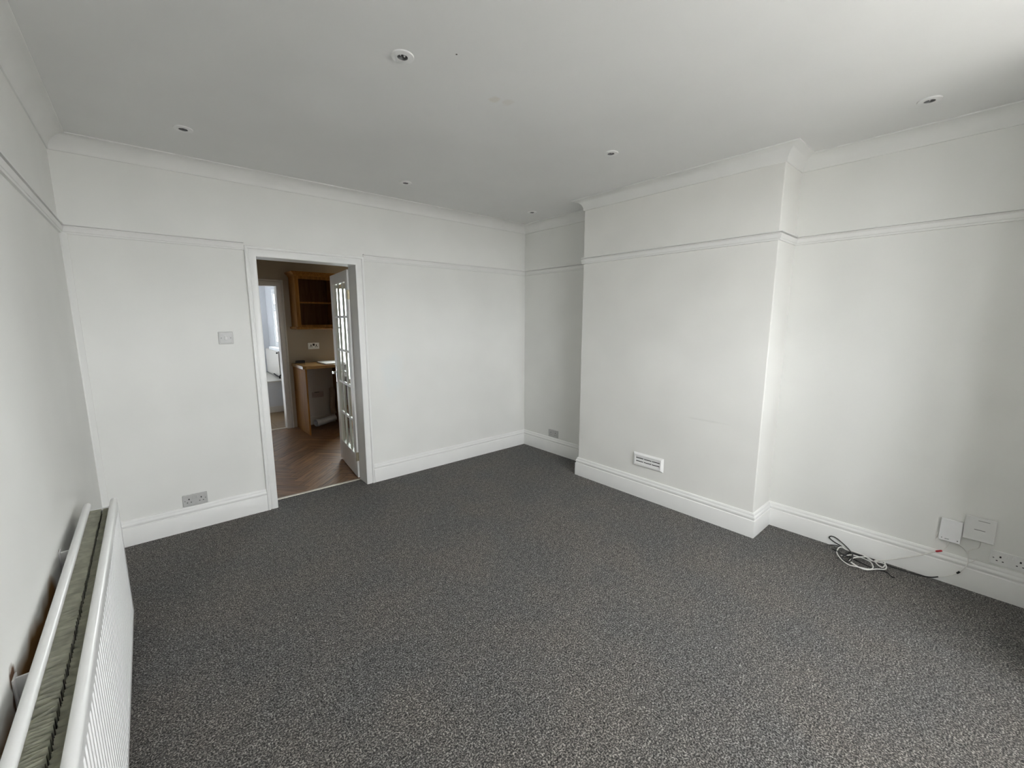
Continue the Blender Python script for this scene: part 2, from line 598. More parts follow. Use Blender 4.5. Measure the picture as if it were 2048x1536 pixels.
# ceiling with a round cut-out for every downlight
bm = bmesh.new()
loops = []
def loop(pts):
    vs = [bm.verts.new((x, y, H)) for x, y in pts]
    return [bm.edges.new((vs[i], vs[(i+1) % len(vs)])) for i in range(len(vs))]
edges = loop([(-0.05, YF-0.05), (W+0.05, YF-0.05), (W+0.05, 0.05), (-0.05, 0.05)])
for lx, ly in LIGHTS:
    edges += loop([(lx+0.036*math.cos(2*math.pi*k/24), ly+0.036*math.sin(2*math.pi*k/24)) for k in range(24)])
bmesh.ops.triangle_fill(bm, use_beauty=True, use_dissolve=False, edges=edges)
for f in bm.faces:
    if f.normal.z > 0:
        f.normal_flip()
add_box(bm, -0.2, W+0.2, YF-0.22, WT, 2.76, TOP+0.06)
o = obj('ceiling', bm, 'ceiling', recalc=False)
o['kind'] = 'structure'
o['label'] = 'white painted ceiling with recessed downlights'

# path round the room, wall faces on the right of travel so the profile projects into the room
ROOM = [(W, YF), (W, -Y2), (W-D, -Y2), (W-D, -Y1), (W, -Y1), (W, 0), (0, 0), (0, YF)]
# (path walked so that the room lies on the left)

SK = [(0, 0), (0.022, 0), (0.022, 0.121), (0.0205, 0.1245), (0.0145, 0.1265), (0.0135, 0.1300), (0.0150, 0.1345),
      (0.0185, 0.1385), (0.0195, 0.1450), (0.0180, 0.1520), (0.0130, 0.1560), (0.0115, 0.1590), (0.0125, 0.1640),
      (0.0105, 0.1720), (0.0065, 0.1775), (0, HS)]
for nm, a, b in (('baseboard_right', 0, 1), ('baseboard_chimney', 1, 4), ('baseboard_alcove', 4, 5), ('baseboard_left', 6, 7)):
    struct(nm, sweep(ROOM, SK, a, b), 'gloss', 'white moulded skirting board', smooth=True)
BP = [(W, -Y1), (W, 0), (DX1+AW, 0), (DX0-AW, 0), (0, 0), (0, -1)]
struct('baseboard_back', sweep(BP, SK, 1, 2), 'gloss', 'white moulded skirting board right of the doorway', smooth=True)
struct('baseboard_back', sweep(BP, SK, 3, 4), 'gloss', 'white moulded skirting board left of the doorway', smooth=True)

# picture rail
PR = [(0, ZR-0.032), (0.010, ZR-0.031), (0.011, ZR-0.021), (0.0145, ZR-0.019), (0.0150, ZR-0.010), (0.0180, ZR-0.002),
      (0.0190, ZR+0.006), (0.0170, ZR+0.009), (0.0040, ZR+0.010), (0.0040, ZR+0.0175), (0.0205, ZR+0.019), (0.0220, ZR+0.026), (0, ZR+0.027)]
for k, (a, b) in enumerate(((0, 1), (1, 4), (4, 5), (6, 7))):
    struct('trim_%d' % (k+1), sweep(ROOM, PR, a, b), 'matt_trim', 'white moulded picture rail', smooth=True)
struct('trim_5', sweep(BP, PR, 1, 2), 'matt_trim', 'white moulded picture rail right of the doorway', smooth=True)
struct('trim_6', sweep(BP, PR, 3, 4), 'matt_trim', 'white moulded picture rail left of the doorway', smooth=True)

# coving: concave quarter with a small lip at wall and ceiling
CO = [(0, ZC-0.004), (0.007, ZC-0.003), (0.0085, ZC+0.002)]
for k in range(1, 10):
    a = math.pi/2*k/10
    CO.append((0.0085+(CV-0.016)*(1-math.cos(a)), ZC+0.002+(H-ZC-0.010)*math.sin(a)))
CO += [(CV-0.006, H-0.008), (CV, H-0.006), (CV, H), (0, H)]
for k, (a, b) in enumerate(((0, 1), (1, 4), (4, 5), (5, 6), (6, 7))):
    struct('trim_%d' % (k+7), sweep(ROOM, CO, a, b), 'matt_trim', 'white plaster coving', smooth=True)

# caulked strip boxing the left back corner
bm = bmesh.new()
pr = [(0.0, -0.0), (0.0, -0.030), (0.007, -0.0305), (0.0305, -0.010), (0.031, 0.0)]
A = [bm.verts.new((x, y, HS-0.004)) for x, y in pr]
B = [bm.verts.new((x, y, ZR-0.025)) for x, y in pr]
for k in range(5):
    bm.faces.new((A[k], A[(k+1) % 5], B[(k+1) % 5], B[k]))
bm.faces.new(A)
bm.faces.new(B)
struct('trim_12', bm, 'matt_trim', 'white filler strip running down the room corner')

# door lining, stops, architrave, threshold
struct('trim_13', boxes((DX0-0.03, DX0, -0.004, WT+0.004, 0, DH), (DX1, DX1+0.03, -0.004, WT+0.004, 0, DH),
                        (DX0-0.03, DX1+0.03, -0.004, WT+0.004, DH, DH+0.03)), 'gloss', 'white door lining')
AR = [(0, 0), (0, 0.013), (0.004, 0.017), (0.012, 0.0185), (0.040, 0.0185), (0.0455, 0.016), (0.0485, 0.0125), (0.0515, 0.0125),
      (0.0535, 0.020), (0.057, 0.0245), (0.066, 0.0250), (0.0715, 0.0225), (AW, 0.016), (AW, 0)]
UP = [(DX0, 0), (DX0, DH), (DX1, DH), (DX1, 0)]
struct('trim_15', sweep(UP, AR, plane='XZ', off=0.0), 'gloss', 'white moulded architrave round the doorway', smooth=True)
struct('trim_16', sweep(UP, [(a, -h) for a, h in AR], plane='XZ', off=WT), 'gloss', 'white architrave on the kitchen side', smooth=True)
bm = bmesh.new()
add_box(bm, DX0, DX1, 0.146, 0.176, -0.002, 0.005, bev=0.002)
struct('trim_17', bm, 'alu', 'pale metal threshold strip between carpet and planks')


def casement(name, label, x0, x1, z0, z1, n, transom, mat='upvc', thick=0.06, glazed=True):
    """window in the plane y=0 of its own frame; parts: frame, mullions, sashes, panes, sill"""
    w = struct_empty(name, label)
    fwid = 0.055
    bm = boxes((x0, x0+fwid, -thick/2, thick/2, z0, z1), (x1-fwid, x1, -thick/2, thick/2, z0, z1),
               (x0+fwid, x1-fwid, -thick/2, thick/2, z0, z0+fwid), (x0+fwid, x1-fwid, -thick/2, thick/2, z1-fwid, z1), bev=0.004)
    obj('window_frame', bm, mat, w)
    xs = [x0+fwid + (x1-x0-2*fwid)*k/n for k in range(n+1)]
    for k in range(1, n):
        obj('mullion', boxes((xs[k]-0.03, xs[k]+0.03, -thick/2, thick/2, z0+fwid, z1-fwid), bev=0.004), mat, w)
    rows = [(z0+fwid, z1-fwid)]
    if transom:
        obj('transom', boxes((x0+fwid, x1-fwid, -thick/2+0.002, thick/2-0.002, transom-0.03, transom+0.03), bev=0.004), mat, w)
        rows = [(z0+fwid, transom-0.03), (transom+0.03, z1-fwid)]
    for k in range(n):
        a = xs[k] + (0.03 if k else 0)
        b = xs[k+1] - (0.03 if k < n-1 else 0)
        for (za, zb) in rows:
            s = 0.035
            sash = obj('sash', boxes((a, a+s, -0.02, 0.02, za, zb), (b-s, b, -0.02, 0.02, za, zb),
                                     (a+s, b-s, -0.02, 0.02, za, za+s), (a+s, b-s, -0.02, 0.02, zb-s, zb), bev=0.003), mat, w)
            if glazed:
                obj('pane', boxes((a+s, b-s, -0.002, 0.002, za+s, zb-s)), 'glass', sash)
    return w


w1 = casement('window_1', 'white framed front window', LWX0, LWX1, LWZ0, LWZ1, 3, 1.85, glazed=False)
w1.location = (0, YB-0.12, 0)
obj('window_sill', boxes((LWX0-0.04, LWX1+0.04, -0.03, 0.17, LWZ0-0.03, LWZ0), bev=0.006), 'gloss', w1)

GD = 4.0
struct('ground', boxes((-40, 40, -60, YB-GD, -0.6, -0.5), (-40, 40, 6.2, 60, -0.6, -0.5),
                       (4.3, 40, YB-GD, 6.2, -0.6, -0.5), (-40, -0.3, YB-GD, 6.2, -0.6, -0.5)), 'asphalt', 'grey ground outside the house')
struct('ground_paving', boxes((-0.3, 4.3, YB-GD, YB-0.22, -0.6, -0.495)), 'paving', 'pale paving in front of the house')

# ------------------------------------------------------------------ kitchen and lobby shell beyond the doorway
BD0, BD1, BDH = 0.96, 1.715, 1.972       # opening from kitchen to lobby
LF = 5.40
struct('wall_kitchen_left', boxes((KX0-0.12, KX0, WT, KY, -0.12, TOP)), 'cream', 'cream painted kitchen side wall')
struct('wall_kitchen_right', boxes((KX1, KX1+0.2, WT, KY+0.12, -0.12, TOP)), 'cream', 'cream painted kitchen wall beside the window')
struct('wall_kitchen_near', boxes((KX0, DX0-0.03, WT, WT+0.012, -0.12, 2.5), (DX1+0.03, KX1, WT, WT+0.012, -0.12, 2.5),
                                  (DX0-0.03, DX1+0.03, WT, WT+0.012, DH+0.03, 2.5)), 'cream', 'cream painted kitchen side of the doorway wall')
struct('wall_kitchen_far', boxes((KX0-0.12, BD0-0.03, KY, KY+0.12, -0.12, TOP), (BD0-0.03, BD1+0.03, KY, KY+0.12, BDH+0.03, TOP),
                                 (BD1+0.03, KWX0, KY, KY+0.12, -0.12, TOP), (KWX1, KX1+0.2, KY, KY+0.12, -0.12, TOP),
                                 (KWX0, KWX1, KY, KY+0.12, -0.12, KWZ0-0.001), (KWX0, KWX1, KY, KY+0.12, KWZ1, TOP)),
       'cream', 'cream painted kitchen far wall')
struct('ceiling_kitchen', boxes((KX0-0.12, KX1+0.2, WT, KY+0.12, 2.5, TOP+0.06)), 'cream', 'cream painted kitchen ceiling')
d2 = struct_empty('door_2', 'white glazed back door of the kitchen', (KWX0, KY+0.07, 0))
BW = KWX1-KWX0
obj('door_frame', boxes((0, 0.03, -0.03, 0.03, 0, KWZ1), (BW-0.03, BW, -0.03, 0.03, 0, KWZ1), (0.03, BW-0.03, -0.03, 0.03, KWZ1-0.03, KWZ1), bev=0.003), 'upvc', d2)
obj('stile', boxes((0.03, 0.075, -0.025, 0.025, 0.01, KWZ1-0.03), bev=0.003), 'upvc', d2)
obj('stile', boxes((BW-0.11, BW-0.03, -0.025, 0.025, 0.01, KWZ1-0.03), bev=0.003), 'upvc', d2)
obj('top_rail', boxes((0.075, BW-0.11, -0.025, 0.025, KWZ1-0.10, KWZ1-0.03), bev=0.003), 'upvc', d2)
obj('lower_panel', boxes((0.075, BW-0.11, -0.02, 0.02, 0.01, 0.62), bev=0.003), 'upvc', d2)
obj('pane', boxes((0.075, BW-0.11, -0.003, 0.003, 0.62, KWZ1-0.10)), 'glass', d2)
bm = boxes((BW-0.085, BW-0.055, -0.034, -0.025, 0.92, 1.10), bev=0.002)
add_tube(bm, [(BW-0.07, -0.030, 1.03), (BW-0.07, -0.065, 1.03), (BW-0.08, -0.070, 1.03), (BW-0.18, -0.068, 1.03)], 0.008, 10)
obj('handle', bm, 'chrome', d2, smooth=True)

# lobby
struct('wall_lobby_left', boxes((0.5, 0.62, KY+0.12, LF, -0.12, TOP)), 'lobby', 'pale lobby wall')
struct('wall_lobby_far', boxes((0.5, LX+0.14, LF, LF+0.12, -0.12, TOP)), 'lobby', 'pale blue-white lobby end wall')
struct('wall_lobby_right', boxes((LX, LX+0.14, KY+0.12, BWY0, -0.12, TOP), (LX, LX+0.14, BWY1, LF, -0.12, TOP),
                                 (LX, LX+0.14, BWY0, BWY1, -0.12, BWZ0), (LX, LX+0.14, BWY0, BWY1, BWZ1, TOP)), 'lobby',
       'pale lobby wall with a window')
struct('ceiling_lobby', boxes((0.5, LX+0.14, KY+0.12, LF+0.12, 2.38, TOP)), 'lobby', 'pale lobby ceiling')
w3 = casement('window_3', 'white framed lobby window', -(BWY1-BWY0)/2, (BWY1-BWY0)/2, BWZ0, BWZ1, 1, 1.73)
w3.location = (LX+0.032, (BWY0+BWY1)/2, 0)
w3.rotation_euler = (0, 0, math.radians(90))
obj('window_sill', boxes((-(BWY1-BWY0)/2-0.05, (BWY1-BWY0)/2+0.05, -0.02, 0.13, BWZ0-0.055, BWZ0-0.005), bev=0.006), 'upvc', w3)
# boxed ledge across the lobby under its radiator
struct('wall_lobby_ledge', boxes((1.30, LX, 4.0, LF, 0, 0.505)), 'lobby', 'low boxed ledge in the lobby')
struct('trim_18', boxes((1.28, LX, 3.985, LF, 0.505, 0.525), bev=0.004), 'ktrim', 'white top board of the lobby ledge')
struct('baseboard_lobby', boxes((1.30, LX, 3.985, 4.0, 0, 0.10), bev=0.003), 'ktrim', 'white skirting in the lobby')
# lobby door frame (lining + architrave) and threshold
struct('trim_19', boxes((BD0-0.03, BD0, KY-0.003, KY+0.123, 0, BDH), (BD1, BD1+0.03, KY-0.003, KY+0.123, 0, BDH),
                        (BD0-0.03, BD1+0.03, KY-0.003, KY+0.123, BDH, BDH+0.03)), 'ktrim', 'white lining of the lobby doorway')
UP2 = [(BD0-0.01, 0), (BD0-0.01, BDH+0.01), (BD1+0.01, BDH+0.01), (BD1+0.01, 0)]
struct('trim_20', sweep(UP2, AR, plane='XZ', off=KY), 'ktrim', 'white architrave of the lobby doorway', smooth=True)
struct('trim_21', boxes((BD0, BD1, KY+0.03, KY+0.06, -0.002, 0.005), bev=0.002), 'alu', 'pale metal threshold strip of the lobby doorway')

# kitchen floor: herringbone planks, each its own piece
fk = struct('floor_kitchen', boxes((KX0, KX1, 0.155, KY, -0.12, -0.010)), 'dark', 'brown herringbone plank floor')


def clip(poly, x0, x1, y0, y1):
    def cut(ps, inside, inter):
        out = []
        for i in range(len(ps)):
            a, b = ps[i-1], ps[i]
            if inside(b):
                if not inside(a):
                    out.append(inter(a, b))
                out.append(b)
            elif inside(a):
                out.append(inter(a, b))
        return out
    def ix(v):
        return lambda a, b: (v, a[1]+(b[1]-a[1])*(v-a[0])/(b[0]-a[0]))
    def iy(v):
        return lambda a, b: (a[0]+(b[0]-a[0])*(v-a[1])/(b[1]-a[1]), v)
    for f, g in ((lambda p: p[0] >= x0, ix(x0)), (lambda p: p[0] <= x1, ix(x1)),
                 (lambda p: p[1] >= y0, iy(y0)), (lambda p: p[1] <= y1, iy(y1))):
        if not poly:
            return []
        poly = cut(poly, f, g)
    return poly


def plank(poly, parent, mat, rot, top=0.0, th=0.010, inset=0.0012):
    cx = sum(p[0] for p in poly)/len(poly)
    cy = sum(p[1] for p in poly)/len(poly)
    R = Matrix.Rotation(-rot, 2)
    loc = [R @ Vector((p[0]-cx, p[1]-cy)) for p in poly]
    bm = bmesh.new()
    A = [bm.verts.new((p.x, p.y, -th)) for p in loc]
    B = [bm.verts.new((p.x, p.y, 0)) for p in loc]
    n = len(loc)
    bm.faces.new(list(reversed(A)))
    bm.faces.new(B)
    for k in range(n):
        bm.faces.new((A[k], A[(k+1) % n], B[(k+1) % n], B[k]))
    ob = obj('plank', bm, mat, parent)
    ob.location = (cx, cy, top)
    ob.rotation_euler = (0, 0, rot)
    return ob


PL, PW = 0.54, 0.108
c45 = math.cos(math.radians(45))
def to_room(u, v):
    return (1.34 + (u-v)*c45, 0.60 + (u+v)*c45)
g = 0.0011
nplank = 0
for i in range(-45, 46):
    for j in range(-8, 9):
        ou, ov = i*PW + j*PL, i*PW - j*PL
        for kind in (0, 1):
            if kind == 0:
                rc = [(g, g), (PL-g, g), (PL-g, PW-g), (g, PW-g)]
            else:
                rc = [(g, PW+g), (PW-g, PW+g), (PW-g, PW+PL-g), (g, PW+PL-g)]
            poly = clip([to_room(a+ou, b+ov) for a, b in rc], KX0+0.001, KX1-0.001, 0.172, KY-0.001)
            if len(poly) < 3:
                continue
            ar = abs(sum(poly[k-1][0]*poly[k][1]-poly[k][0]*poly[k-1][1] for k in range(len(poly))))/2
            if ar < 0.0012:
                continue
            plank(poly, fk, 'plank', math.radians(45 if kind == 0 else 135))
            nplank += 1
# lobby floor boards
fl = struct('floor_lobby', boxes((0.62, LX, KY, 4.0, -0.12, -0.010)), 'dark', 'brown plank floor of the lobby')
yy = KY+0.005
while yy < 3.99:
    for x0, x1 in ((0.62, 1.62), (1.62, LX)):
        plank([(x0+g, yy+g), (x1-g, yy+g), (x1-g, min(yy+0.14, 4.0)-g), (x0+g, min(yy+0.14, 4.0)-g)], fl, 'lobby_floor', 0)
    yy += 0.14

# ------------------------------------------------------------------ glazed door, open into the kitchen
door = struct_empty('door_1', 'white fifteen-pane glazed door standing open into the kitchen', (1.747, 0.172, 0.012), math.radians(90-6.9))
# local frame: x along the leaf from the hinge, y = 0 at the face seen from the room, -y away from it
DW, DHH, DT = 0.735, 1.965, 0.040
ST, TR, BR, GB = 0.098, 0.100, 0.225, 0.025
for x0, x1 in ((0, ST), (DW-ST, DW)):
    obj('stile', boxes((x0, x1, -DT, 0, 0, DHH), bev=0.0025), 'gloss', door)
obj('top_rail', boxes((ST, DW-ST, -DT, 0, DHH-TR, DHH), bev=0.0025), 'gloss', door)
obj('bottom_rail', boxes((ST, DW-ST, -DT, 0, 0, BR), bev=0.0025), 'gloss', door)
gx = (DW-2*ST-2*GB)/3
gz = (DHH-TR-BR-4*GB)/5
for k in range(2):
    x = ST + gx*(k+1) + GB*k
    obj('glazing_bar', boxes((x, x+GB, -DT/2-0.0095, -DT/2+0.0095, BR, DHH-TR), bev=0.003), 'gloss', door)
for k in range(4):
    z = BR + gz*(k+1) + GB*k
    obj('glazing_bar', boxes((ST, DW-ST, -DT/2-0.010, -DT/2+0.010, z, z+GB), bev=0.003), 'gloss', door)
for i in range(3):
    for k in range(5):
        x = ST + i*(gx+GB)
        z = BR + k*(gz+GB)
        obj('pane', boxes((x, x+gx, -DT/2-0.002, -DT/2+0.002, z, z+gz)), 'glass2', door)
for z in (0.17, 1.70):
    bm = boxes((-0.0025, 0.0, -0.032, -0.004, z, z+0.085))
    add_tube(bm, [(-0.006, 0.004, z), (-0.006, 0.004, z+0.085)], 0.0055, 10)
    tag(obj('hinge', bm, 'brass', door, smooth=True), 'dull brass butt hinge')
for sgn in (1, -1):
    y0 = 0.0 if sgn > 0 else -DT
    bm = boxes((DW-0.075, DW-0.035, y0, y0+sgn*0.007, 0.86, 1.03), bev=0.002)
    add_tube(bm, [(DW-0.055, y0, 0.965), (DW-0.055, y0+sgn*0.045, 0.965)], 0.008, 10)
    add_tube(bm, catmull([(DW-0.055, y0+sgn*0.043, 0.965), (DW-0.085, y0+sgn*0.050, 0.966), (DW-0.13, y0+sgn*0.050, 0.962), (DW-0.165, y0+sgn*0.046, 0.966)], 4), 0.0085, 10)
    tag(obj('handle', bm, 'chrome', door, smooth=True), 'chrome lever handle')

# ------------------------------------------------------------------ radiator on the left wall
RY0, RY1 = -1.09, -2.89        # far and near end
RZ0, RZ1 = 0.10, 0.70
rad = thing('radiator', 'long white double-panel radiator on the left wall with open top', 'radiator', (0.088, (RY0+RY1)/2, RZ0))


def corrugated(x_face, sign):
    """pressed steel panel with vertical channels; x_face is the outer face, sign the way it faces"""
    bm = bmesh.new()
    ys, y = [], RY0
    prof = [(RY0, 0), (RY0-0.055, 0)]
    y = RY0-0.055
    while y > RY1+0.09:
        prof += [(y-0.006, -0.0055), (y-0.0145, -0.0055), (y-0.0205, 0), (y-0.0333, 0)]
        y -= 0.0333
    prof.append((RY1, 0))
    rows = [(RZ0, -0.006), (RZ0+0.006, 0), (RZ0+0.030, 0), (RZ0+0.040, 1), (RZ1-0.055, 1), (RZ1-0.045, 0), (RZ1-0.020, 0), (RZ1-0.012, -0.004)]
    G = []
    for z, kk in rows:
        r = []
        for yv, d in prof:
            dd = d if kk == 1 else (0 if kk == 0 else kk)
            r.append(bm.verts.new((x_face + sign*dd, yv, z)))
        G.append(r)
    for a in range(len(G)-1):
        for k in range(len(prof)-1):
            bm.faces.new((G[a][k], G[a][k+1], G[a+1][k+1], G[a+1][k]))
    # flat inner sheet closes the panel
    xi = x_face - sign*0.012
    c = [bm.verts.new(p) for p in ((xi, RY0, RZ0), (xi, RY1, RZ0), (xi, RY1, RZ1-0.012), (xi, RY0, RZ1-0.012))]
    bm.faces.new(c)
    for yv in (RY0, RY1):
        col = [r[0] if yv == RY0 else r[-1] for r in G]
        e = [c[0], c[3]] if yv == RY0 else [c[1], c[2]]
        bm.faces.new([e[0]] + col + [e[1]])
    return bm


XF, XB = 0.148, 0.034
pf = obj('front_panel', corrugated(XF, 1), 'rad', rad, world=True)
pb = obj('back_panel', corrugated(XB, -1), 'rad', rad, world=True)
for nm, xc, pp in (('top_roll', XF-0.0125, pf), ('top_roll', XB+0.0125, pb)):
    bm = bmesh.new()
    add_tube(bm, [(xc, RY0+0.004, RZ1-0.014), (xc, RY0, RZ1-0.0135), (xc, RY1, RZ1-0.0135)], [0.009, 0.0135, 0.0135], 16)
    obj(nm, bm, 'rad', pp, smooth=True, world=True)


def fins(xa, xb, ph):
    """folded convector sheet between the panels"""
    bm = bmesh.new()
    pitch = 0.0165
    y = RY0-0.035
    pts = []
    k = 0
    while y > RY1+0.04:
        j = 0.0014*math.sin(k*1.7+ph)
        a, b = (xa, xb) if k % 2 == 0 else (xb, xa)
        pts += [(a, y), (b, y-0.004+j)]
        y -= pitch*0.62 + (0.0035 if random.random() < 0.06 else 0)
        k += 1
    lo, hi = RZ0+0.04, RZ1-0.030
    A = [bm.verts.new((x, yv, lo)) for x, yv in pts]
    B = [bm.verts.new((x, yv+random.uniform(-0.003, 0.003), hi+0.002*math.sin(i*0.37+ph)+random.uniform(-0.0035, 0.0025))) for i, (x, yv) in enumerate(pts)]
    for i in range(len(pts)-1):
        bm.faces.new((A[i], A[i+1], B[i+1], B[i]))
    bmesh.ops.solidify(bm, geom=bm.faces[:], thickness=0.0012)
    return bm


tag(obj('convector_fin', fins(XB+0.018, XB+0.060, 0.0), 'fins', rad, world=True), 'grey-green folded convector sheet')
tag(obj('convector_fin', fins(XB+0.066, XF-0.016, 1.2), 'fins', rad, world=True), 'grey-green folded convector sheet')
for yv in (RY0-0.014, RY1+0.014):
    for za, zb in ((RZ1-0.060, RZ1-0.034), (RZ0+0.02, RZ0+0.05)):
        obj('end_connector', boxes((XB+0.010, XF-0.010, yv-0.012, yv+0.012, za, zb), bev=0.006), 'rad', rad, world=True)
bm = bmesh.new()
add_lathe(bm, [(0.0, 0.010), (0.0085, 0.010), (0.0105, 0.006), (0.0105, -0.014)], 14, ((XB+XF)/2+0.03, RY0+0.006, RZ1-0.047), 'Y')
obj('air_vent_plug', bm, 'rad', rad, smooth=True, world=True)
for yv in (-1.52, -2.26):
    bm = boxes((0.0, 0.004, yv-0.018, yv+0.018, 0.30, 0.672), (0.0, 0.032, yv-0.003, yv+0.003, 0.58, 0.668), (0.026, 0.032, yv-0.018, yv+0.018, 0.60, 0.665), bev=0.001)
    tag(obj('wall_bracket', bm, 'rad', rad, world=True), 'steel hanging bracket against the wall')
bm = bmesh.new()
add_tube(bm, catmull([((XB+XF)/2, RY0+0.004, RZ0+0.035), ((XB+XF)/2, RY0+0.05, RZ0+0.035), ((XB+XF)/2, RY0+0.062, RZ0+0.02), ((XB+XF)/2, RY0+0.062, 0.0)], 5), 0.0075, 10)
add_lathe(bm, [(0.0, 0.05), (0.012, 0.05), (0.016, 0.045), (0.016, 0.0), (0.0, 0.0)], 14, ((XB+XF)/2, RY0+0.062, RZ0+0.03), 'Z')
tag(obj('valve_pipe', bm, 'rad', rad, smooth=True, world=True), 'white lockshield valve and pipe')


# ------------------------------------------------------------------ wall plates
def socket_parts(t, mat, w=0.147, h=0.086, d=0.011, usb=False, worn=True, k=1.0):
    """double socket in its own frame: face looks to -y, centre at origin, back at y=0"""
    fp = obj('face_plate', boxes((-w/2, w/2, -d, 0, -h/2, h/2), bev=0.0035), mat, t)
    for s in (-1, 1):
        cx = s*0.036
        for q in ((-0.0035*k, 0.0035*k, 0.010-0.005*k*k, 0.010+0.005*k), (-0.011-0.0035*k, -0.011+0.0035*k, -0.014-0.0025*k, -0.014+0.0025*k),
                  (0.011-0.0035*k, 0.011+0.0035*k, -0.014-0.0025*k, -0.014+0.0025*k)):
            obj('pin_slot', boxes((cx+q[0], cx+q[1], -d-0.0005, -d+0.003, q[2], q[3])), 'dark', fp)
        if not usb:
            obj('rocker', boxes((s*0.012-0.0055, s*0.012+0.0055, -d-0.0035, -d, 0.012, 0.031), bev=0.0015), mat, fp)
        bm = bmesh.new()
        add_lathe(bm, [(0.0035, -d), (0.0035, -d-0.0012), (0.0, -d-0.0016)], 10, (s*0.0605, 0, 0), 'Y')
        obj('screw', bm, 'print' if worn else mat, fp, smooth=True)
    if usb:
        tag(obj('usb_module', boxes((-0.014, 0.014, -d-0.0015, -d, 0.002, 0.032), bev=0.001), 'dark', fp), 'black square module between the outlets')


t = thing('double_socket', 'grey double power socket on the back wall, left of the doorway', 'socket', (0.482, 0, 0.224))
socket_parts(t, 'plastic_grey')
t = thing('double_socket', 'small double power socket low in the shaded far alcove', 'socket', (W, -0.503, 0.229), math.radians(-90))
socket_parts(t, 'plastic_grey')
t = thing('double_socket', 'pale wall outlet plate at the right edge, below the white boxes', 'socket', (W, -3.925, 0.232), math.radians(-90))
socket_parts(t, 'plastic', h=0.080)

t = thing('light_switch', 'grey square light switch on the back wall beside the doorway', 'switch', (0.772, 0, 1.397))
obj('face_plate', boxes((-0.046, 0.046, -0.0085, 0, -0.045, 0.045), bev=0.004), 'plastic_grey', t)
ip = obj('inner_plate', boxes((-0.038, 0.038, -0.0105, -0.008, -0.037, 0.037), bev=0.0015), 'plastic_grey', t)
bm = bmesh.new()
vs = [bm.verts.new(p) for p in ((-0.008, -0.0105, -0.014), (0.008, -0.0105, -0.014), (0.008, -0.0105, 0.014), (-0.008, -0.0105, 0.014),
                                (-0.008, -0.0170, 0.009), (0.008, -0.0170, 0.009), (0.008, -0.0120, -0.0135), (-0.008, -0.0120, -0.0135))]
for f in ((0, 1, 2, 3), (3, 2, 5, 4), (4, 5, 6, 7), (7, 6, 1, 0), (0, 3, 4, 7), (1, 6, 5, 2)):
    bm.faces.new([vs[i] for i in f])
obj('rocker', bm, 'plastic', ip)
for s in (-1, 1):
    bm = bmesh.new()
    add_lathe(bm, [(0.0035, -0.0100), (0.0035, -0.0115), (0.0, -0.012)], 10, (s*0.029, 0, 0), 'Y')
    obj('screw', bm, 'print', ip, smooth=True)

# air vent on the chimney breast (own frame: face to -y)
t = thing('air_vent', 'white plastic louvred air vent low on the chimney breast', 'vent', (W-D, -1.906, 0.334), math.radians(-90))
VW, VH = 0.283, 0.118
bm = bmesh.new()
def rect(x, z, y):
    return [bm.verts.new(p) for p in ((-x, y, -z), (x, y, -z), (x, y, z), (-x, y, z))]
a = rect(VW/2, VH/2, 0.0)
b = rect(VW/2, VH/2, -0.004)
c = rect(VW/2-0.016, VH/2-0.014, -0.017)
d = rect(VW/2-0.026, VH/2-0.026, -0.017)
e = rect(VW/2-0.028, VH/2-0.028, -0.012)
for A, B in ((a, b), (b, c), (c, d), (d, e)):
    for k in range(4):
        bm.faces.new((A[k], A[(k+1) % 4], B[(k+1) % 4], B[k]))
obj('vent_frame', bm, 'vent', t)
ix, iz = VW/2-0.028, VH/2-0.028
obj('backing', boxes((-ix, ix, -0.004, 0, -iz, iz)), 'dark', t)
for z0, z1 in ((-iz, -0.0185), (-0.0095, 0.0095), (0.0185, iz)):
    bm = bmesh.new()
    add_box(bm, -ix, ix, -0.0125, -0.008, z0, z1, bev=0.001)
    obj('louvre', bm, 'vent', t)
for z in (-0.0185, 0.0095):
    bm = bmesh.new()
    vs = [bm.verts.new(p) for p in ((-ix, -0.0145, z-0.006), (ix, -0.0145, z-0.006), (ix, -0.0125, z+0.001), (-ix, -0.0125, z+0.001),
                                    (-ix, -0.008, z-0.006), (ix, -0.008, z-0.006), (ix, -0.008, z+0.001), (-ix, -0.008, z+0.001))]
    for f in ((0, 1, 2, 3), (7, 6, 5, 4), (0, 4, 5, 1), (1, 5, 6, 2), (2, 6, 7, 3), (3, 7, 4, 0)):
        bm.faces.new([vs[i] for i in f])
    obj('slat', bm, 'vent', t)
for x in (-ix/3, ix/3):
    obj('divider', boxes((x-0.002, x+0.002, -0.013, -0.006, -iz+0.004, iz-0.004)), 'vent', t)

# two white boxes on the right alcove wall
t = thing('network_box', 'small bright white network box on the right wall above the skirting', 'box', (W, -3.690, 0.322), math.radians(-90))
obj('case', boxes((-0.044, 0.044, -0.028, -0.011, -0.066, 0.066), bev=0.003), 'bright_plastic', t)
obj('shadow_gap_plate', boxes((-0.036, 0.036, -0.012, 0, -0.058, 0.058), bev=0.001), 'print', t)  # dark inset plate, shaped to draw a shadow gap round the case
for q in ((-0.034, -0.029, -0.0284, -0.027, -0.052, -0.048), (0.030, 0.035, -0.0284, -0.027, -0.053, -0.048), (-0.020, -0.002, -0.0284, -0.027, -0.0535, -0.0505)):
    tag(obj('printed_mark', boxes(q), 'print', t), 'small grey printed mark')
t = thing('termination_box', 'larger white box with a dark slot beside the small network box', 'box', (W, -3.797, 0.371), math.radians(-90))
obj('case', boxes((-0.060, 0.060, -0.026, -0.009, -0.068, 0.068), bev=0.003), 'plastic', t)
